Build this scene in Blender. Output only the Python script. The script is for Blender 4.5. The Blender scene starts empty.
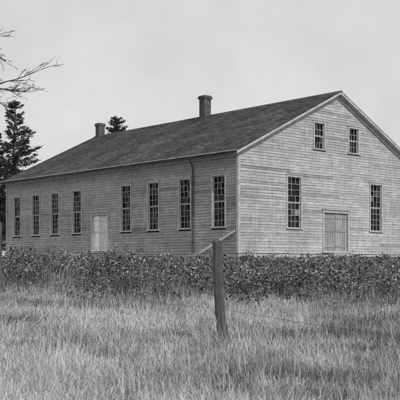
import bpy, math, random
import numpy as np
from mathutils import Vector, Matrix
random.seed(7); rng=np.random.default_rng(11)
S=bpy.context.scene
COL=S.collection

# ---------------------------------------------------------------- materials
def mat_base(name):
    m=bpy.data.materials.new(name); m.use_nodes=True
    nt=m.node_tree; nt.nodes.clear()
    out=nt.nodes.new('ShaderNodeOutputMaterial'); b=nt.nodes.new('ShaderNodeBsdfPrincipled')
    nt.links.new(b.outputs[0],out.inputs[0])
    return m,nt,b
def N(nt,t,**k):
    n=nt.nodes.new(t)
    for a,v in k.items(): setattr(n,a,v)
    return n
def noise(nt,scale_vec,scale,detail=6,rough=.6,coord='Object',dist=0,loc=(0,0,0)):
    tc=N(nt,'ShaderNodeTexCoord'); mp=N(nt,'ShaderNodeMapping')
    mp.inputs['Scale'].default_value=scale_vec; mp.inputs['Location'].default_value=loc
    nt.links.new(tc.outputs[coord],mp.inputs[0])
    n=N(nt,'ShaderNodeTexNoise'); n.inputs['Scale'].default_value=scale
    n.inputs['Detail'].default_value=detail; n.inputs['Roughness'].default_value=rough; n.inputs['Distortion'].default_value=dist
    nt.links.new(mp.outputs[0],n.inputs['Vector'])
    return n.outputs[0]
def ramp(nt,inp,a,b,va,vb):
    r=N(nt,'ShaderNodeMapRange'); r.inputs[1].default_value=a; r.inputs[2].default_value=b
    r.inputs[3].default_value=va; r.inputs[4].default_value=vb
    nt.links.new(inp,r.inputs[0]); return r.outputs[0]
def math_(nt,op,a,b):
    m=N(nt,'ShaderNodeMath',operation=op)
    for i,v in enumerate((a,b)):
        if isinstance(v,(int,float)): m.inputs[i].default_value=v
        else: nt.links.new(v,m.inputs[i])
    return m.outputs[0]
def attr(nt):
    a=N(nt,'ShaderNodeAttribute'); a.attribute_name='Col'; return a.outputs['Fac']
def grey(nt,val,b):
    nt.links.new(val,b.inputs['Base Color'])

def mk_siding():
    m,nt,b=mat_base('weathered_clapboard')
    grain=ramp(nt,noise(nt,(1.2,1.2,40),1.5,8),.3,.7,.78,1.16)
    streak=ramp(nt,noise(nt,(5,5,.5),1.2,6),.3,.72,.80,1.12)
    peel=ramp(nt,noise(nt,(1,1,3.2),1.8,10,.8,dist=.4),.42,.60,1.06,.74)
    big=ramp(nt,noise(nt,(1,1,1.6),.34,5,.65,dist=.6,loc=(3,1,2)),.34,.66,.80,1.10)
    v=math_(nt,'MULTIPLY',attr(nt),grain); v=math_(nt,'MULTIPLY',v,streak)
    v=math_(nt,'MULTIPLY',v,peel); v=math_(nt,'MULTIPLY',v,big)
    grey(nt,v,b); b.inputs['Roughness'].default_value=.85
    bp=N(nt,'ShaderNodeBump'); bp.inputs['Strength'].default_value=.35; bp.inputs['Distance'].default_value=.01
    nt.links.new(grain,bp.inputs['Height']); nt.links.new(bp.outputs[0],b.inputs['Normal'])
    return m
def mk_simple(name,val_lo,val_hi,sv=(1,1,1),sc=4,rough=.85,use_attr=False,bump=.3,spec=.3):
    m,nt,b=mat_base(name)
    n1=noise(nt,sv,sc,8,.65); v=ramp(nt,n1,.3,.7,val_lo,val_hi)
    if use_attr: v=math_(nt,'MULTIPLY',v,attr(nt))
    grey(nt,v,b); b.inputs['Roughness'].default_value=rough
    b.inputs['Specular IOR Level'].default_value=spec
    if bump:
        bp=N(nt,'ShaderNodeBump'); bp.inputs['Strength'].default_value=bump; bp.inputs['Distance'].default_value=.02
        nt.links.new(n1,bp.inputs['Height']); nt.links.new(bp.outputs[0],b.inputs['Normal'])
    return m
M_SID=mk_siding()
M_TRIM=mk_simple('weathered_trim_paint',.28,.58,(3,3,3),1.4)
M_WTRIM=mk_simple('window_trim_paint',.30,.56,(3,3,3),2.0)
def mk_shingle():
    m,nt,b=mat_base('wood_shingle')
    v=math_(nt,'MULTIPLY',attr(nt),ramp(nt,noise(nt,(1,1,1),1.3,8,.65),.3,.7,.75,1.25))
    v=math_(nt,'MULTIPLY',v,ramp(nt,noise(nt,(.35,1,1),.45,4,.6),.35,.65,.72,1.28))
    grey(nt,v,b); b.inputs['Roughness'].default_value=.95; b.inputs['Specular IOR Level'].default_value=.15
    return m
M_SHIN=mk_shingle()
M_STONE=mk_simple('foundation_stone',.75,1.2,(1,1,1),5,use_attr=True)
M_BRICK=mk_simple('chimney_brick',.6,1.25,(1,1,1),3,use_attr=True)
M_DARK=mk_simple('interior_dark',.01,.02,bump=0)
M_GLASS=mk_simple('old_window_glass',.5,1.5,(1,1,1),2.5,rough=.16,use_attr=True,bump=.12,spec=.22)
M_DOOR=mk_simple('door_planks',.66,1.2,(8,8,.8),2,use_attr=True)
M_METAL=mk_simple('rusty_metal',.05,.1,(1,1,1),5,rough=.6)
M_POST=mk_simple('post_wood',.03,.17,(14,14,.8),3,bump=1.0)
M_BARK=mk_simple('bark',.05,.12,(6,6,1),3,bump=.7)
def mk_leaf(name,rough=.6,spec=.25):
    m,nt,b=mat_base(name)
    a=attr(nt); grey(nt,a,b); b.inputs['Roughness'].default_value=rough
    b.inputs['Specular IOR Level'].default_value=spec
    return m
M_GRASS=mk_leaf('grass_blades',.7,.15); M_LEAF=mk_leaf('weed_leaves',.5,.3); M_NEED=mk_leaf('needles',.7,.1)

# ---------------------------------------------------------------- mesh builder
class MB:
    def __init__(s): s.v=[];s.f=[];s.c=[]
    def poly(s,pts,c=1.0):
        n=len(s.v)
        for p in pts: s.v.append(tuple(p)); s.c.append(c)
        s.f.append(tuple(range(n,n+len(pts))))
    def hexa(s,p,c=1.0):
        n=len(s.v)
        for q in p: s.v.append(tuple(q)); s.c.append(c)
        for f in ((0,3,2,1),(4,5,6,7),(0,1,5,4),(1,2,6,5),(2,3,7,6),(3,0,4,7)):
            s.f.append(tuple(n+i for i in f))
    def box(s,x0,x1,y0,y1,z0,z1,c=1.0):
        s.hexa([(x0,y0,z0),(x1,y0,z0),(x1,y1,z0),(x0,y1,z0),(x0,y0,z1),(x1,y0,z1),(x1,y1,z1),(x0,y1,z1)],c)
    def tube(s,pts,rad,n=7,c=1.0):
        rings=[]
        for i,p in enumerate(pts):
            p=Vector(p)
            d=(Vector(pts[min(i+1,len(pts)-1)])-Vector(pts[max(i-1,0)])).normalized()
            a=d.orthogonal().normalized() if i==0 else (a-d*a.dot(d)).normalized()
            b=d.cross(a); base=len(s.v)
            for k in range(n):
                t=2*math.pi*k/n
                q=p+(a*math.cos(t)+b*math.sin(t))*rad[i]
                s.v.append(tuple(q)); s.c.append(c)
            rings.append(base)
        for i in range(len(rings)-1):
            for k in range(n):
                s.f.append((rings[i]+k,rings[i]+(k+1)%n,rings[i+1]+(k+1)%n,rings[i+1]+k))
        s.f.append(tuple(rings[-1]+k for k in range(n)))
    def obj(s,name,mat,parent=None,smooth=False):
        me=bpy.data.meshes.new(name); me.from_pydata(s.v,[],s.f)
        at=me.color_attributes.new('Col','FLOAT_COLOR','POINT')
        c=np.array(s.c,dtype=np.float32); at.data.foreach_set('color',np.stack([c,c,c,np.ones_like(c)],1).ravel())
        me.materials.append(mat)
        if smooth: me.polygons.foreach_set('use_smooth',[True]*len(me.polygons))
        o=bpy.data.objects.new(name,me); COL.objects.link(o)
        if parent: o.parent=parent
        return o
def tri_mesh(name,V,F,C,mat,parent=None):
    me=bpy.data.meshes.new(name); V=V.astype(np.float32); F=F.astype(np.int32)
    me.vertices.add(len(V)); me.vertices.foreach_set('co',V.ravel())
    me.loops.add(F.size); me.loops.foreach_set('vertex_index',F.ravel())
    me.polygons.add(len(F)); me.polygons.foreach_set('loop_start',np.arange(len(F),dtype=np.int32)*3)
    me.update(calc_edges=True)
    at=me.color_attributes.new('Col','FLOAT_COLOR','POINT')
    at.data.foreach_set('color',np.stack([C,C,C,np.ones_like(C)],1).astype(np.float32).ravel())
    me.materials.append(mat); me.validate()
    o=bpy.data.objects.new(name,me); COL.objects.link(o)
    if parent: o.parent=parent
    return o
def empty(name,loc=(0,0,0),rz=0):
    e=bpy.data.objects.new(name,None); e.location=loc; e.rotation_euler=(0,0,rz); e.empty_display_size=.5
    COL.objects.link(e); return e

# ---------------------------------------------------------------- terrain
def vn(x,y,sc,seed=0):
    r=np.random.default_rng(seed).random((64,64))
    X=np.asarray(x)*sc+31.7; Y=np.asarray(y)*sc+17.3
    xi=np.floor(X).astype(int); yi=np.floor(Y).astype(int); fx=X-xi; fy=Y-yi
    fx=fx*fx*(3-2*fx); fy=fy*fy*(3-2*fy)
    g=lambda a,b:r[a%64,b%64]
    return (g(xi,yi)*(1-fx)+g(xi+1,yi)*fx)*(1-fy)+(g(xi,yi+1)*(1-fx)+g(xi+1,yi+1)*fx)*fy
PY=[-400,0,8,13,20,30,38,43.5,45,2500]; PZ=[-1.9,-1.5,-1.37,-1.19,-1.02,-.78,-.52,-.08,0,0]
def gz(x,y):
    x=np.asarray(x,dtype=float); y=np.asarray(y,dtype=float)
    z=(np.interp(y,PY,PZ)*2+np.interp(y-1.2,PY,PZ)+np.interp(y+1.2,PY,PZ))/4
    near=np.clip((40-y)/15,0,1)*np.clip((y+30)/30,0,1)
    z=z+near*(.28*np.clip((-x-.5)/5,0,1)+.10*(vn(x,y,.5,3)-.5)+.05*(vn(x,y,1.7,4)-.5))
    return z
def make_ground():
    xs=np.concatenate([[-2500,-900,-300,-120,-60,-40],np.arange(-30,30.1,.5),[40,60,120,300,900,2500]])
    ys=np.concatenate([[-400,-150,-60,-25,-10],np.arange(-4,70,.5),[80,110,200,500,1200,2500]])
    X,Y=np.meshgrid(xs,ys); Z=gz(X,Y)
    V=np.stack([X,Y,Z],-1).reshape(-1,3); nx=len(xs); ny=len(ys)
    f=[(j*nx+i,j*nx+i+1,(j+1)*nx+i+1,(j+1)*nx+i) for j in range(ny-1) for i in range(nx-1)]
    me=bpy.data.meshes.new('ground'); me.from_pydata(V.tolist(),[],f)
    me.polygons.foreach_set('use_smooth',[True]*len(f))
    m,nt,b=mat_base('meadow_soil')
    v=math_(nt,'MULTIPLY',ramp(nt,noise(nt,(1,1,1),.6,10,.7),.3,.7,.10,.26),ramp(nt,noise(nt,(1,1,1),14,6,.7),.3,.7,.5,1.4))
    grey(nt,v,b); b.inputs['Roughness'].default_value=.95
    me.materials.append(m)
    o=bpy.data.objects.new('ground',me); COL.objects.link(o)
make_ground()

# ---------------------------------------------------------------- building
TH=math.atan2(.6664,.7456); BX,BY=1.98,45.6
H=empty('wooden_meeting_house',(BX,BY,0),TH)
L,W=24.0,16.0; EZ=5.73; SL=.49; FZ=.37
def to_local(x,y):
    dx=x-BX; dy=y-BY
    return dx*math.cos(TH)+dy*math.sin(TH), -dx*math.sin(TH)+dy*math.cos(TH)
m_g=lambda s,z,o:(s,-o,z)
m_l=lambda s,z,o:(-o,s,z)
m_b=lambda s,z,o:(s,L+o,z)
m_r=lambda s,z,o:(W+o,s,z)
def wbox(mb,mp,s0,s1,z0,z1,o0,o1,c=1.0):
    mb.hexa([mp(s0,z0,o1),mp(s1,z0,o1),mp(s1,z0,o0),mp(s0,z0,o0),mp(s0,z1,o1),mp(s1,z1,o1),mp(s1,z1,o0),mp(s0,z1,o0)],c)
def siding(mp,length,openings,gable,name,tone):
    mb=MB(); z=FZ; top=EZ+(SL*W/2 if gable else 0)
    while z<top-.02:
        h=random.uniform(.145,.165)
        z1=min(z+h,top); cuts=[]; rowtone=random.uniform(.95,1.05)
        for (a,b,c,d) in openings:
            if z1>c+.07 and z<d-.07: cuts.append((a+.06,b-.06))
        cuts.sort(); segs=[]; cur=0
        for a,b in cuts: segs.append((cur,a)); cur=b
        segs.append((cur,length))
        for a,b in segs:
            s=a
            while s<b-1e-3:
                e=min(s+random.uniform(2.6,5.2),b)
                if b-e<.5: e=b
                col=random.gauss(tone,tone*.055)*rowtone
                if random.random()<.06: col*=random.uniform(.62,.85)
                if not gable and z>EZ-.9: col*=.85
                def lim(t,zz):
                    if not gable or zz<=EZ: return t
                    k=(zz-EZ)/SL; return min(max(t,k),length-k)
                if lim(e,z)-lim(s,z)>.01:
                    n=max(1,int((e-s)/.8)); g=.0025
                    ob0=.028+random.uniform(-.003,.006); jz=random.uniform(-.007,.007)
                    split=random.random()<.06
                    prev=None
                    for i in range(n+1):
                        t=s+g+(e-s-2*g)*i/n
                        jj=jz+random.uniform(-.004,.004)-(.02 if split and i==0 else 0); ob=ob0+random.uniform(-.003,.006)+(.02 if split and i==0 else 0)
                        A=mp(lim(t,z),z+jj,ob); Dd=mp(lim(t,z1),z1+.012,.006); Z0=mp(lim(t,z),z+jj,0)
                        if prev:
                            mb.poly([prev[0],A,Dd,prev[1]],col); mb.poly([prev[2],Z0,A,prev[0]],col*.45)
                        prev=(A,Dd,Z0)
                s=e
        z=z1
    mb.obj(name,M_SID,H)
win_trim=MB(); glass=MB(); doors=MB(); doortrim=MB()
def window(mp,s,w,z0,z1,nc,nr,rs):
    R=random.Random(rs); a=s-w/2; b=s+w/2; t=.10
    wbox(win_trim,mp,a,a+t,z0+.06,z1-.12,-.10,.055)
    wbox(win_trim,mp,b-t,b,z0+.06,z1-.12,-.10,.055)
    wbox(win_trim,mp,a-.02,b+.02,z1-.12,z1,-.10,.065)
    wbox(win_trim,mp,a-.05,b+.05,z1,z1+.03,-.02,.10)
    wbox(win_trim,mp,a-.05,b+.05,z0,z0+.06,-.10,.11)
    ia,ib,iz0,iz1=a+t,b-t,z0+.06,z1-.12; mid=(iz0+iz1)/2
    for k,(q0,q1) in enumerate(((iz0,mid),(mid,iz1))):
        o1=-.035 if k else -.060; r=.045
        wbox(win_trim,mp,ia,ia+r,q0,q1,o1-.035,o1); wbox(win_trim,mp,ib-r,ib,q0,q1,o1-.035,o1)
        wbox(win_trim,mp,ia+r,ib-r,q0,q0+r,o1-.035,o1-.001); wbox(win_trim,mp,ia+r,ib-r,q1-r,q1,o1-.035,o1-.001)
        pw=(ib-ia-2*r)/nc; ph=(q1-q0-2*r)/nr; mu=.0105
        for i in range(1,nc):
            y=q0+r
            for j in range(nr):
                if R.random()<.88: wbox(win_trim,mp,ia+r+i*pw-mu,ia+r+i*pw+mu,y+.0005,y+ph-.0005,o1-.03,o1-.004)
                y+=ph
        for j in range(1,nr):
            for i in range(nc):
                if R.random()<.90:
                    x0=ia+r+i*pw; wbox(win_trim,mp,x0+mu+.0005,x0+pw-mu-.0005,q0+r+j*ph-mu,q0+r+j*ph+mu,o1-.031,o1-.006)
        for i in range(nc):
            for j in range(nr):
                u=R.random()
                if u<.30: continue
                c=R.uniform(.008,.02)
                if u>.88: c=R.uniform(.02,.05)
                if u>.98: c=R.uniform(.10,.22)
                s0=ia+r+i*pw; s1=s0+pw; y0=q0+r+j*ph; y1=y0+ph; e=[R.uniform(-.002,.002) for _ in range(4)]
                P=[mp(s0,y0,o1-.022+e[0]),mp(s1,y0,o1-.022+e[1]),mp(s1,y1,o1-.022+e[2]),mp(s0,y1,o1-.022+e[3])]
                if u<.42:
                    P[2]=mp(s0+pw*R.uniform(.2,.8),y0+ph*R.uniform(.3,.8),o1-.022)
                glass.poly(P,c)
def door(mp,s,w,z0,z1,tone):
    a=s-w/2;b=s+w/2;t=.13
    wbox(doortrim,mp,a,a+t,z0,z1-.16,-.11,.055,1); wbox(doortrim,mp,b-t,b,z0,z1-.16,-.11,.055,1)
    wbox(doortrim,mp,a-.03,b+.03,z1-.16,z1,-.11,.065,1); wbox(doortrim,mp,a-.07,b+.07,z1,z1+.04,-.02,.13,1)
    wbox(doortrim,mp,a-.05,b+.05,z0-.07,z0,-.11,.14,1)
    ia,ib=a+t,b-t; n=2*max(3,int((ib-ia)/.40)); pw=(ib-ia)/n
    for i in range(n):
        g=.010 if i!=n//2 else .03
        wbox(doors,mp,ia+i*pw+g,ia+(i+1)*pw-.010,z0+.015+random.uniform(0,.05),z1-.17,-.085,-.05+random.uniform(-.006,.006),tone*random.uniform(.78,1.15))
    for half in (0,1):
        x0=ia+half*(ib-ia)/2+.04; x1=x0+(ib-ia)/2-.08
        for zz in (z0+.25,z0+(z1-z0)*.48,z1-.5):
            wbox(doors,mp,x0,x1,zz,zz+.14,-.05,-.025,tone*random.uniform(.75,.95))
lw=[1.45,4.22,7.02,9.66,14.92,17.55,19.98,22.5]; ld=12.36
opl=[]
for i,t in enumerate(lw):
    w=1.14; opl.append((t-w/2,t+w/2,1.70,4.62)); window(m_l,t,w,1.70,4.62,3,4,100+i)
opl.append((ld-.95,ld+.95,.55,2.98)); door(m_l,ld,1.9,.55,2.98,.88)
opg=[]
for i,s in enumerate((4.33,11.72)):
    opg.append((s-.64,s+.64,1.72,4.72)); window(m_g,s,1.28,1.72,4.72,3,4,200+i)
for i,s in enumerate((6.45,9.56)):
    opg.append((s-.52,s+.52,6.28,7.93)); window(m_g,s,1.04,6.28,7.93,3,2,303+i)
opg.append((7.93-1.2,7.93+1.2,.5,2.9)); door(m_g,7.93,2.4,.5,2.9,.36)
opr=[]
for i in range(9):
    s=1.45+i*2.63; opr.append((s-.56,s+.56,1.70,4.62)); window(m_r,s,1.12,1.7,4.62,3,4,400+i)
opb=[]
for i,s in enumerate((4.3,11.7)):
    opb.append((s-.6,s+.6,1.72,4.72)); window(m_b,s,1.2,1.72,4.72,3,4,500+i)
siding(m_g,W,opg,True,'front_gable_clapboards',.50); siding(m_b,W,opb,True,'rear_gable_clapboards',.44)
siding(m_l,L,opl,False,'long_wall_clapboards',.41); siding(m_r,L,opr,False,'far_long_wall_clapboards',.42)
win_trim.obj('window_frames',M_WTRIM,H); glass.obj('window_panes',M_GLASS,H)
doors.obj('doors',M_DOOR,H); doortrim.obj('door_frames',M_WTRIM,H)
mb=MB(); i=.13
mb.box(i,W-i,i,L-i,.1,EZ-.05)
k=EZ-.049
P=[(i,i,k),(W-i,i,k),(W/2,i,EZ+SL*W/2-.12),(i,L-i,k),(W-i,L-i,k),(W/2,L-i,EZ+SL*W/2-.12)]
n=len(mb.v); mb.v+=P; mb.c+=[1]*6; mb.f+=[(n,n+1,n+2),(n+3,n+5,n+4),(n,n+2,n+5,n+3),(n+1,n+4,n+5,n+2)]
mb.obj('interior_shell',M_DARK,H)
mb=MB()
def found(mp,length):
    for r_ in range(2):
        s=0
        while s<length-1e-3:
            e=min(s+random.uniform(.4,1.1),length)
            if length-e<.25: e=length
            wbox(mb,mp,s+.006,e-.006,r_*.185-.02+(-.3 if r_==0 else 0),r_*.185+.17,-.12,random.uniform(-.03,.0),random.uniform(.36,.56)); s=e
for a in ((m_g,W),(m_l,L),(m_b,W),(m_r,L)): found(*a)
mb.obj('stone_foundation',M_STONE,H)
mb=MB()
for mp,ln in ((m_g,W),(m_b,W)):
    wbox(mb,mp,-.045,.11,FZ-.02,EZ-.12,.040,.062); wbox(mb,mp,ln-.11,ln+.045,FZ-.02,EZ-.12,.040,.062)
for mp,ln in ((m_l,L),(m_r,L)):
    wbox(mb,mp,-.035,.09,FZ-.02,EZ-.30,.040,.058); wbox(mb,mp,ln-.09,ln+.035,FZ-.02,EZ-.30,.040,.058)
    wbox(mb,mp,-.06,ln+.06,EZ-.30,EZ-.10,.036,.075)
    wbox(mb,mp,-.30,ln+.30,EZ-.10,EZ-.07,.0,.36)
    wbox(mb,mp,-.34,ln+.34,EZ-.13,EZ+.0,.36,.39)
RZ=lambda x:EZ+.13+SL*(x if x<=W/2 else W-x)
def slope_board(x0,x1,dz0,dz1,y0,y1,c=1):
    mb.hexa([(x0,y0,RZ(x0)+dz0),(x1,y0,RZ(x1)+dz0),(x1,y1,RZ(x1)+dz0),(x0,y1,RZ(x0)+dz0),
             (x0,y0,RZ(x0)+dz1),(x1,y0,RZ(x1)+dz1),(x1,y1,RZ(x1)+dz1),(x0,y1,RZ(x0)+dz1)],c)
for (ya,yb,yc,yd) in ((-.36,-.325,-.045,-.07),(L+.325,L+.36,L+.045,L+.07)):
    for x0,x1 in ((-.42,W/2),(W/2,W+.42)):
        slope_board(x0,x1,-.16,-.02,min(ya,yb),max(ya,yb))
        slope_board(x0,x1,-.15,-.12,min(yb,yc),max(yb,yc))
    for x0,x1 in ((.10,W/2),(W/2,W-.10)):
        slope_board(x0,x1,-.38,-.152,min(yc,yd),max(yc,yd))
mb.obj('cornice_and_corner_boards',M_TRIM,H)
mb=MB()
for side in (0,1):
    f=(lambda x:x) if side==0 else (lambda x:W-x)
    x0,x1=-.43,8.0
    mb.hexa([(f(x0),-.32,RZ(x0)-.115),(f(x1),-.32,RZ(x1)-.115),(f(x1),L+.32,RZ(x1)-.115),(f(x0),L+.32,RZ(x0)-.115),
             (f(x0),-.32,RZ(x0)-.012),(f(x1),-.32,RZ(x1)-.012),(f(x1),L+.32,RZ(x1)-.012),(f(x0),L+.32,RZ(x0)-.012)],.07)
    nr=60; dx=(x1-x0+.03)/nr
    for r_ in range(nr):
        a=x0-.03+r_*dx; b=min(a+dx*1.15,8.0); y=-.37
        rc=random.uniform(.92,1.08)
        while y<L+.37:
            e=min(y+random.uniform(.12,.34),L+.37)
            c=.115*rc*max(.4,random.gauss(1,.18))
            j=random.uniform(-.012,.012); up=.020+random.uniform(-.003,.012)
            q=[(f(a+j),y,RZ(a+j)+up),(f(a+j),e-.004,RZ(a+j)+up),(f(b),e-.004,RZ(b)+.002),(f(b),y,RZ(b)+.002)]
            mb.poly(q,c); mb.poly([(f(a+j),y,RZ(a+j)-.008),(f(a+j),e-.004,RZ(a+j)-.008),q[1],q[0]],c*.6)
            y=e
mb.hexa([(W/2-.16,-.38,RZ(W/2-.16)+.02),(W/2+.16,-.38,RZ(W/2-.16)+.02),(W/2+.16,L+.38,RZ(W/2-.16)+.02),(W/2-.16,L+.38,RZ(W/2-.16)+.02),
         (W/2-.02,-.38,RZ(8)+.05),(W/2+.02,-.38,RZ(8)+.05),(W/2+.02,L+.38,RZ(8)+.05),(W/2-.02,L+.38,RZ(8)+.05)],.09)
mb.obj('shingle_roof',M_SHIN,H)
def chimney(y,w,h,cap):
    mb=MB(); z=RZ(8)-.45; top=RZ(8)+h; cx=8.0; r=0
    while z<top:
        ext=0
        if z>top-.27: ext=cap*.5
        if z>top-.19: ext=cap
        if z>top-.08: ext=cap*.4
        hw=w/2+ext; nb=max(3,int(2*hw/.21)); bw=2*hw/nb; z1=z+.072
        mb.box(cx-hw+.006,cx+hw-.006,y-hw+.006,y+hw-.006,z-.006,z1+.006,.17)
        for i in range(nb):
            off=(r%2)*.5*bw
            a=-hw+i*bw+off*(.999)
            b=min(a+bw-.012,hw)
            if b-a<.03: continue
            for sgn in (-1,1):
                c=random.uniform(.07,.13)
                ya,yb=sorted((y+sgn*(hw-.02),y+sgn*hw)); mb.box(cx+a,cx+b,ya,yb,z,z1,c)
                xa,xb=sorted((cx+sgn*(hw-.021),cx+sgn*(hw+.001))); mb.box(xa,xb,y+a,y+b,z,z1,random.uniform(.07,.13))
        z+=.084; r+=1
    mb.box(cx-w/2+.12,cx+w/2-.12,y-w/2+.12,y+w/2-.12,z-.1,z+.02,.02)
    mb.obj('brick_chimney_stack',M_BRICK,H)
chimney(11.4,.56,1.38,.09); chimney(23.66,.52,.95,.06)
mb=MB()
pts=[(-.36,3.46,EZ-.1),(-.34,3.46,EZ-.28),(-.12,3.46,EZ-.55),(-.10,3.46,EZ-.8),(-.10,3.46,2.5),(-.10,3.46,.5),(-.22,3.44,.3)]
mb.tube(pts,[.045]*7,8)
for z in (4.3,2.6,1.0): mb.box(-.16,-.03,3.39,3.53,z,z+.04)
mb.obj('downspout',M_METAL,H)
mb=MB()
mb.box(6.9,8.95,-1.0,-.16,-.1,.24,.33); mb.box(7.1,8.75,-.6,-.161,.24,.41,.38)
mb.box(-.9,-.16,11.5,13.2,-.1,.24,.33); mb.box(-.55,-.161,11.7,13.0,.24,.41,.38)
mb.obj('stone_doorsteps',M_STONE,H)
e=empty('leaning_board',(BX,BY,0),TH)
mb=MB()
A=Vector((-.42,3.35,.06)); B=Vector((-.10,.15,1.52)); o=Vector((1,.1,0)).normalized()*.02; u=Vector((0,0,.07))
mb.hexa([A-o-u,B-o-u,B+o-u,A+o-u,A-o+u,B-o+u,B+o+u,A+o+u],.60)
mb.obj('board',M_DOOR,e)

# ---------------------------------------------------------------- fence
def post(px,py,h,r,lean,seed):
    R=random.Random(seed); z0=float(gz(px,py)); mb=MB(); pts=[];rad=[]
    n=18
    for i in range(n+1):
        t=i/n; pts.append((px+lean[0]*t*h+R.uniform(-.007,.007)+.012*math.sin(t*7),py+lean[1]*t*h+R.uniform(-.006,.006),z0-.35+(h+.35)*t)); rad.append(r*(1.06-.14*t)*R.uniform(.92,1.06))
    pts.append((pts[-1][0]+.012,pts[-1][1],pts[-1][2]+.03)); rad.append(r*.55)
    mb.tube(pts,rad,13)
    for k in (2,5,9,10):
        for i in range(1,n):
            if R.random()<.75:
                q=mb.v[i*13+k]; c=pts[i]; f=R.uniform(.78,.92)
                mb.v[i*13+k]=(c[0]+(q[0]-c[0])*f,c[1]+(q[1]-c[1])*f,q[2])
    mb.obj('fence_post',M_POST,None,False)
    return (px,py,z0,h,lean)
posts=[post(-4.37,19.0,1.62,.085,(-.01,0),1),post(.34,13.2,1.43,.084,(-.06,.01),2),post(4.9,7.5,1.4,.08,(.02,0),3),post(-9.0,24.8,1.5,.08,(.02,.0),4)]
order=[posts[3],posts[0],posts[1],posts[2]]
mb=MB(); R=random.Random(5)
for frac in (.90,.60,.32):
    for A,B in zip(order[:-1],order[1:]):
        def at(P): 
            h=frac*1.35; return Vector((P[0]+P[4][0]*h,P[1]+P[4][1]*h-.085,P[2]+h))
        a,b=at(A),at(B); sag=R.uniform(.04,.14); pts=[]
        for i in range(25):
            t=i/24; p=a.lerp(b,t); p.z-=sag*4*t*(1-t); pts.append(tuple(p))
        mb.tube(pts,[.0026]*25,4)
        for i in range(1,50):
            p=a.lerp(b,i/50); t=i/50; p.z-=sag*4*t*(1-t)
            mb.tube([p+Vector((-.015,0,-.02)),p+Vector((.015,0,.02))],[.002,.001],3)
mb.obj('barbed_wire',M_METAL)

# ---------------------------------------------------------------- grass
def blades(name,n,region,hmin,hmax,wid,cfun,seed,keep=None,lm=.35,ls=.35,pw=1.6):
    r=np.random.default_rng(seed); x,y=region(r,n)
    if keep is not None:
        k=keep(x,y,r); x=x[k];y=y[k]
    n=len(x); z=gz(x,y)-.02
    clump=vn(x,y,1.1,21)*.45+vn(x,y,4,22)*.55
    h=(hmin+(hmax-hmin)*r.random(n)**pw)*(.2+1.6*clump)
    az=r.random(n)*2*np.pi; pref=vn(x,y,.8,23)*6.28*1.5
    az=np.where(r.random(n)<.45,pref+r.normal(0,.6,n),az)
    lean=np.clip(np.abs(r.normal(lm,ls,n)),0,1.5); dx=np.cos(az);dy=np.sin(az)
    fa=r.random(n)*np.pi; wx=np.cos(fa);wy=np.sin(fa)*.5
    w=wid*(.6+.8*r.random(n))*(y/13)**.6
    s=np.sin(lean)
    mx=x+dx*h*.5*s*.7; my=y+dy*h*.5*s*.7; mz=z+h*.55*np.sqrt(1-(s*.7)**2)
    l2=np.clip(lean*2.1,0,2.5); tx=mx+dx*h*.5*np.sin(l2); ty=my+dy*h*.5*np.sin(l2); tz=mz+h*.5*np.cos(l2)
    V=np.empty((n,5,3))
    V[:,0]=np.stack([x-wx*w,y-wy*w,z],1);V[:,1]=np.stack([x+wx*w,y+wy*w,z],1)
    V[:,2]=np.stack([mx-wx*w*.8,my-wy*w*.8,mz],1);V[:,3]=np.stack([mx+wx*w*.8,my+wy*w*.8,mz],1)
    V[:,4]=np.stack([tx,ty,tz],1)
    b=(np.arange(n)*5)[:,None]
    F=np.stack([b+[0,1,3],b+[0,3,2],b+[2,3,4]],1).reshape(-1,3)
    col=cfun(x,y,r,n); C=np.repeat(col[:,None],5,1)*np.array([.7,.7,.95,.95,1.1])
    return V.reshape(-1,3),F,C.ravel()
def reg_near(r,n):
    y=6.5+ (r.random(n)**1.15)*16.5; hw=.27*y+1.2
    return (r.random(n)*2-1)*hw,y
def cg(x,y,r,n):
    patch=vn(x,y,.5,31)*.35+vn(x,y,1.6,32)*.35+vn(x,y,5,35)*.30
    c=.12+.58*np.clip((patch-.28)/.42,0,1)
    c=c*np.exp(r.normal(0,.48,n)); return np.clip(c,.035,.70)
def merge(name,parts,mat):
    Vs=[];Fs=[];Cs=[];o=0
    for V,F,C in parts: Vs.append(V);Fs.append(F+o);Cs.append(C);o+=len(V)
    return tri_mesh(name,np.concatenate(Vs),np.concatenate(Fs),np.concatenate(Cs),mat)
def straw(x,y,r,n): return np.clip(.45+r.normal(0,.12,n),.15,.7)
def reg_far(r,n):
    y=20+r.random(n)*60; return (r.random(n)*2-1)*(.3*y+4),y
def keep_out(x,y,r=None):
    lx,ly=to_local(x,y); return (lx<-.15)|(ly<-.15)|(lx>W+.2)|(ly>L+.2)
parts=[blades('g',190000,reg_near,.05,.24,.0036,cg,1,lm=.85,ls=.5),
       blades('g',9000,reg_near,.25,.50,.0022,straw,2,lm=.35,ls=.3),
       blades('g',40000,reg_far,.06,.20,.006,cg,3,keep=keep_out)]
merge('meadow_grass',parts,M_GRASS)

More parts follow.
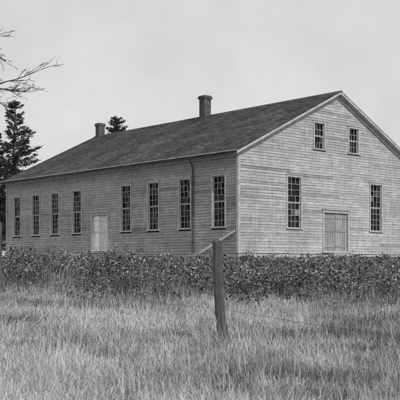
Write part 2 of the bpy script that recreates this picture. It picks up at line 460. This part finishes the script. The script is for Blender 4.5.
# ---------------------------------------------------------------- weeds
def leaves(px,py,pz,ph,pr,nl,size,r,ctone):
    n=len(px)*nl
    rep=lambda a:np.repeat(a,nl)
    X,Y,Z,Hh,Rr,T=map(rep,(px,py,pz,ph,pr,ctone)); psz=rep(.6+.8*r.random(len(px)))
    t=r.random(n)**.6; a=r.random(n)*2*np.pi; rad=Rr*np.sqrt(r.random(n))*(1.05-.55*t)
    cx=X+np.cos(a)*rad; cy=Y+np.sin(a)*rad; cz=Z+Hh*t*(1-.25*(rad/Rr)**2)
    az=a+r.normal(0,.8,n); el=r.normal(.0,.6,n)
    d=np.stack([np.cos(az)*np.cos(el),np.sin(az)*np.cos(el),np.sin(el)],1)
    s_=np.stack([-np.sin(az),np.cos(az),r.normal(0,.5,n)],1); s_/=np.linalg.norm(s_,axis=1)[:,None]
    L_=(size*psz*(.5+.9*r.random(n))*(Y/24)**.45)[:,None]; wd=L_*.32
    c=np.stack([cx,cy,cz],1)
    nn=np.cross(d,s_)
    V=np.empty((n,4,3)); V[:,0]=c-d*L_*.5; V[:,1]=c+s_*wd-nn*L_*.12; V[:,2]=c+d*L_*.55; V[:,3]=c-s_*wd-nn*L_*.12
    b=(np.arange(n)*4)[:,None]; F=np.stack([b+[0,1,2],b+[0,2,3]],1).reshape(-1,3)
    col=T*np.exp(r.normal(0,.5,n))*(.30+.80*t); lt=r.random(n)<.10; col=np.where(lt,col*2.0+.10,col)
    return V.reshape(-1,3),F,np.repeat(np.clip(col,.02,.5),4)
r=np.random.default_rng(77)
n=5900; y=13+r.random(n)*31.7; x=(r.random(n)*2-1)*(.27*y+2)
edge=18.6+4.2*(vn(x,x*0,.35,41)-.5)+2.0*(vn(x,x*0,1.6,42)-.5)+1.6*np.clip((-x-2)/3,0,1)
u=r.random(n)
k=((y>edge)&(vn(x,y,.8,96)>.10))|((y<=edge)&(y>edge-1.5)&(u<.22))
k&=keep_out(x,y)
x=x[k];y=y[k];ed=edge[k]
n2=1500; y2=44+r.random(n2)*24; x2=-20+r.random(n2)*24; lx,ly=to_local(x2,y2); k2=(lx<-.7)&(lx>-9); x2=x2[k2];y2=y2[k2]
n3=500; y3=40+r.random(n3)*20; x3=5+r.random(n3)*18; lx,ly=to_local(x3,y3); k3=(ly<-.7)&(ly>-8); x3=x3[k3];y3=y3[k3]
x=np.concatenate([x,x2,x3]);y=np.concatenate([y,y2,y3]); ed=np.concatenate([ed,np.full(len(x2)+len(x3),20.)])
clump=.55*vn(x,y,.7,51)+.45*vn(x,y,2.2,52)
hh=(.24+.75*clump)*(.65+.7*r.random(len(x)))*np.interp(y,[12,16,21,30,36,43,45,70],[.5,.65,1,1.1,.88,.30,.24,.24])*np.where(y<ed,.55,1)
rr=.16+.26*r.random(len(x))
tone=.045+.14*np.clip((vn(x,y,.9,53)*.55+vn(x,y,3,54)*.45-.25)/.5,0,1)
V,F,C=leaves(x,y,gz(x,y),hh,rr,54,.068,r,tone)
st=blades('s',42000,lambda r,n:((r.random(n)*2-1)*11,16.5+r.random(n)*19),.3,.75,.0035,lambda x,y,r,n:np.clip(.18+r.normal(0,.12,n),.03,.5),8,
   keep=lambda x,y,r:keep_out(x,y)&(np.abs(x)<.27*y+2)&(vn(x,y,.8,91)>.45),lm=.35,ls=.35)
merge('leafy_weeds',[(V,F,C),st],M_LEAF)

# ---------------------------------------------------------------- conifers
def conifer(name,x,y,Ht,Rm,seed,z_lo=.08,gap=.25,dens=1.0,pw=.8):
    R=random.Random(seed); r=np.random.default_rng(seed)
    e=empty(name,(x,y,float(gz(x,y))))
    mb=MB(); n=12
    mb.tube([(math.sin(i*1.3)*.06,math.cos(i)*.06,Ht*i/n-.2) for i in range(n+1)],[.24*(1-i/n)**.8+.02 for i in range(n+1)],8)
    P=[];D=[];Sz=[]
    z=Ht*z_lo
    while z<Ht*.985:
        t=z/Ht; rad=Rm*((1-t)**pw)*(1.0 if t>.2 else .6+2*t)
        for k in range(R.choice((4,5,6))):
            if R.random()<gap: continue
            a=R.uniform(0,6.283); ln=max(.3,rad*R.uniform(.5,1.2)); up=.30-.5*(1-t)+R.uniform(-.12,.16)
            pts=[];m=6
            for i in range(m+1):
                s=i/m; pts.append(Vector((math.cos(a)*ln*s,math.sin(a)*ln*s,z+ln*(up*s+.22*s*s))))
            mb.tube(pts,[.045*(1-i/m)*(.4+.6*(1-t))+.006 for i in range(m+1)],4)
            cnt=int(ln*100*dens)
            for _ in range(cnt):
                s=R.uniform(.15,1)**.8; i=min(int(s*m),m-1); p=pts[i].lerp(pts[i+1],s*m-i)
                sp=.30*ln*(1.05-s)*.9+.11
                off=Vector((R.gauss(0,1),R.gauss(0,1),R.gauss(-.1,.42)))*sp*.55
                d=Vector((math.cos(a),math.sin(a),up*.6)).normalized()+off.normalized()*.9
                P.append(p+off); D.append(d.normalized()); Sz.append(R.uniform(.14,.30))
        z+=R.uniform(.32,.66)*(1-.45*t)
    mb.obj('trunk_and_limbs',M_BARK,e)
    P=np.array([tuple(p) for p in P]);D=np.array([tuple(d) for d in D]);Sz=np.array(Sz)[:,None]
    s=np.cross(D,r.normal(0,1,D.shape)); s/=np.linalg.norm(s,axis=1)[:,None]
    V=np.empty((len(P),4,3)); V[:,0]=P-D*Sz*.5;V[:,1]=P+s*Sz*.16;V[:,2]=P+D*Sz*.5;V[:,3]=P-s*Sz*.16
    b=(np.arange(len(P))*4)[:,None];F=np.stack([b+[0,1,2],b+[0,2,3]],1).reshape(-1,3)
    C=np.repeat(np.clip(.075*np.exp(r.normal(0,.45,len(P))),.025,.2),4)
    tri_mesh('needle_foliage',V.reshape(-1,3),F,C,M_NEED,e)
conifer('pine_tree',-15.9,75,13.9,4.1,5,gap=.20,pw=.72)
conifer('pine_tree',-18.3,79,11.6,3.4,4,gap=.15)
conifer('pine_tree',-8.0,84,13.9,4.8,9,gap=.15,pw=.62)
conifer('pine_tree',-24,82,12.0,3.4,12)
conifer('pine_tree',-28,95,13.0,3.6,13,dens=.6)
# ---------------------------------------------------------------- bare tree left
def bare_tree(name,x,y,seed,limbs,Ht,tr):
    R=random.Random(seed); e=empty(name,(x,y,float(gz(x,y)))); mb=MB()
    n=10; tp=[Vector((.05*math.sin(i*1.1),.05*math.cos(i*1.7),-.2+Ht*i/n)) for i in range(n+1)]
    mb.tube(tp,[tr*(1-i/n)**.7+.03 for i in range(n+1)],10)
    def br(p,d,ln,rad,lev,tilt=.02):
        m=7; pts=[p]; dd=d.copy()
        for i in range(m):
            dd=(dd+Vector((R.gauss(0,.10),R.gauss(0,.12),R.gauss(tilt,.07)))).normalized()
            pts.append(pts[-1]+dd*ln/m)
        mb.tube(pts,[max(rad*(1-.75*i/m),.004) for i in range(m+1)],6 if lev<2 else 4)
        if lev>=4: return
        for k in range(R.choice((6,7,8)) if lev<3 else 4):
            s=R.uniform(.3,1); i=min(int(s*m),m-1); q=pts[i].lerp(pts[i+1],s*m-i)
            ax=(pts[i+1]-pts[i]).normalized(); side=ax.cross(Vector((R.gauss(0,1),R.gauss(0,1),R.gauss(0,1)))).normalized()
            side.z*=.55
            nd=(ax*.95+side*R.uniform(.4,.7)).normalized()
            br(q,nd,ln*R.uniform(.26,.42),max(rad*.42,.004),lev+1)
    for (h,d,ln,rad) in limbs: br(Vector((0,0,h)),Vector(d).normalized(),ln,rad,1,-.004)
    for k in range(12):
        a=R.uniform(1.9,4.4); h=R.uniform(3.5,Ht*.98)
        br(Vector((0,0,h)),Vector((math.cos(a),math.sin(a),R.uniform(.3,.9))).normalized(),R.uniform(2,3.4),.06,2)
    mb.obj('trunk_and_branches',M_BARK,e)
bare_tree('bare_tree',-7.6,22,33,[(5.45,(1,-.05,-.13),4.0,.045),(6.3,(1,0,-.1),2.6,.03)],10,.2)

# ---------------------------------------------------------------- distant tree line
r=np.random.default_rng(5); n=26000
X=-160+r.random(n)*420; Y=170+25*vn(X,X*0,.02,61)+r.random(n)*14
top=5+7*vn(X,Y,.06,62)+4*vn(X,Y,.25,63); Zc=top*np.sqrt(r.random(n))
D=r.normal(0,1,(n,3)); D/=np.linalg.norm(D,axis=1)[:,None]; s=np.cross(D,r.normal(0,1,(n,3))); s/=np.linalg.norm(s,axis=1)[:,None]
P=np.stack([X,Y,Zc],1); sz=.9
V=np.empty((n,4,3)); V[:,0]=P-D*sz;V[:,1]=P+s*sz*.6;V[:,2]=P+D*sz;V[:,3]=P-s*sz*.6
b=(np.arange(n)*4)[:,None];F=np.stack([b+[0,1,2],b+[0,2,3]],1).reshape(-1,3)
tri_mesh('distant_trees',V.reshape(-1,3),F,np.repeat(np.clip(.10*np.exp(r.normal(0,.3,n)),.04,.25),4),M_NEED)

# ---------------------------------------------------------------- light
sx,sy=.60,-.80; el=math.radians(40)
sd=Vector((sx*math.cos(el),sy*math.cos(el),math.sin(el)))
sun=bpy.data.lights.new('sun','SUN'); sun.energy=2.0; sun.angle=math.radians(2.5); sun.color=(1,1,1)
so=bpy.data.objects.new('sun',sun); so.rotation_euler=sd.to_track_quat('Z','Y').to_euler(); COL.objects.link(so)
w=bpy.data.worlds.new('World'); S.world=w; w.use_nodes=True; nt=w.node_tree; nt.nodes.clear()
out=nt.nodes.new('ShaderNodeOutputWorld'); bg=nt.nodes.new('ShaderNodeBackground'); sky=nt.nodes.new('ShaderNodeTexSky')
sky.sky_type='NISHITA'; sky.sun_disc=False; sky.sun_elevation=el; sky.sun_rotation=math.atan2(sx,sy); sky.dust_density=4; sky.air_density=1
bw=nt.nodes.new('ShaderNodeRGBToBW'); nt.links.new(sky.outputs[0],bw.inputs[0])
tc=nt.nodes.new('ShaderNodeTexCoord'); no=nt.nodes.new('ShaderNodeTexNoise'); no.inputs['Scale'].default_value=9; no.inputs['Detail'].default_value=10; no.inputs['Roughness'].default_value=.6
nt.links.new(tc.outputs['Generated'],no.inputs['Vector'])
mr=nt.nodes.new('ShaderNodeMapRange'); mr.inputs[1].default_value=.3;mr.inputs[2].default_value=.7;mr.inputs[3].default_value=.93;mr.inputs[4].default_value=1.07
nt.links.new(no.outputs[0],mr.inputs[0])
m1=nt.nodes.new('ShaderNodeMath'); m1.operation='MULTIPLY_ADD'; m1.inputs[1].default_value=.25; m1.inputs[2].default_value=6.2
nt.links.new(bw.outputs[0],m1.inputs[0])
m2=nt.nodes.new('ShaderNodeMath'); m2.operation='MULTIPLY'; nt.links.new(m1.outputs[0],m2.inputs[0]); nt.links.new(mr.outputs[0],m2.inputs[1])
nt.links.new(m2.outputs[0],bg.inputs[0]); bg.inputs[1].default_value=.10; nt.links.new(bg.outputs[0],out.inputs[0])
# ---------------------------------------------------------------- camera
cam=bpy.data.cameras.new('camera'); co=bpy.data.objects.new('camera',cam); COL.objects.link(co)
co.location=(0,0,-.10); co.rotation_euler=(math.radians(90),0,0)
cam.sensor_width=36; cam.lens=78.75; cam.shift_y=.155; cam.clip_end=6000; cam.clip_start=.1
cam.dof.use_dof=True; cam.dof.focus_distance=32; cam.dof.aperture_fstop=7
S.camera=co
S.view_settings.view_transform='Standard'; S.view_settings.look='None'; S.view_settings.exposure=0
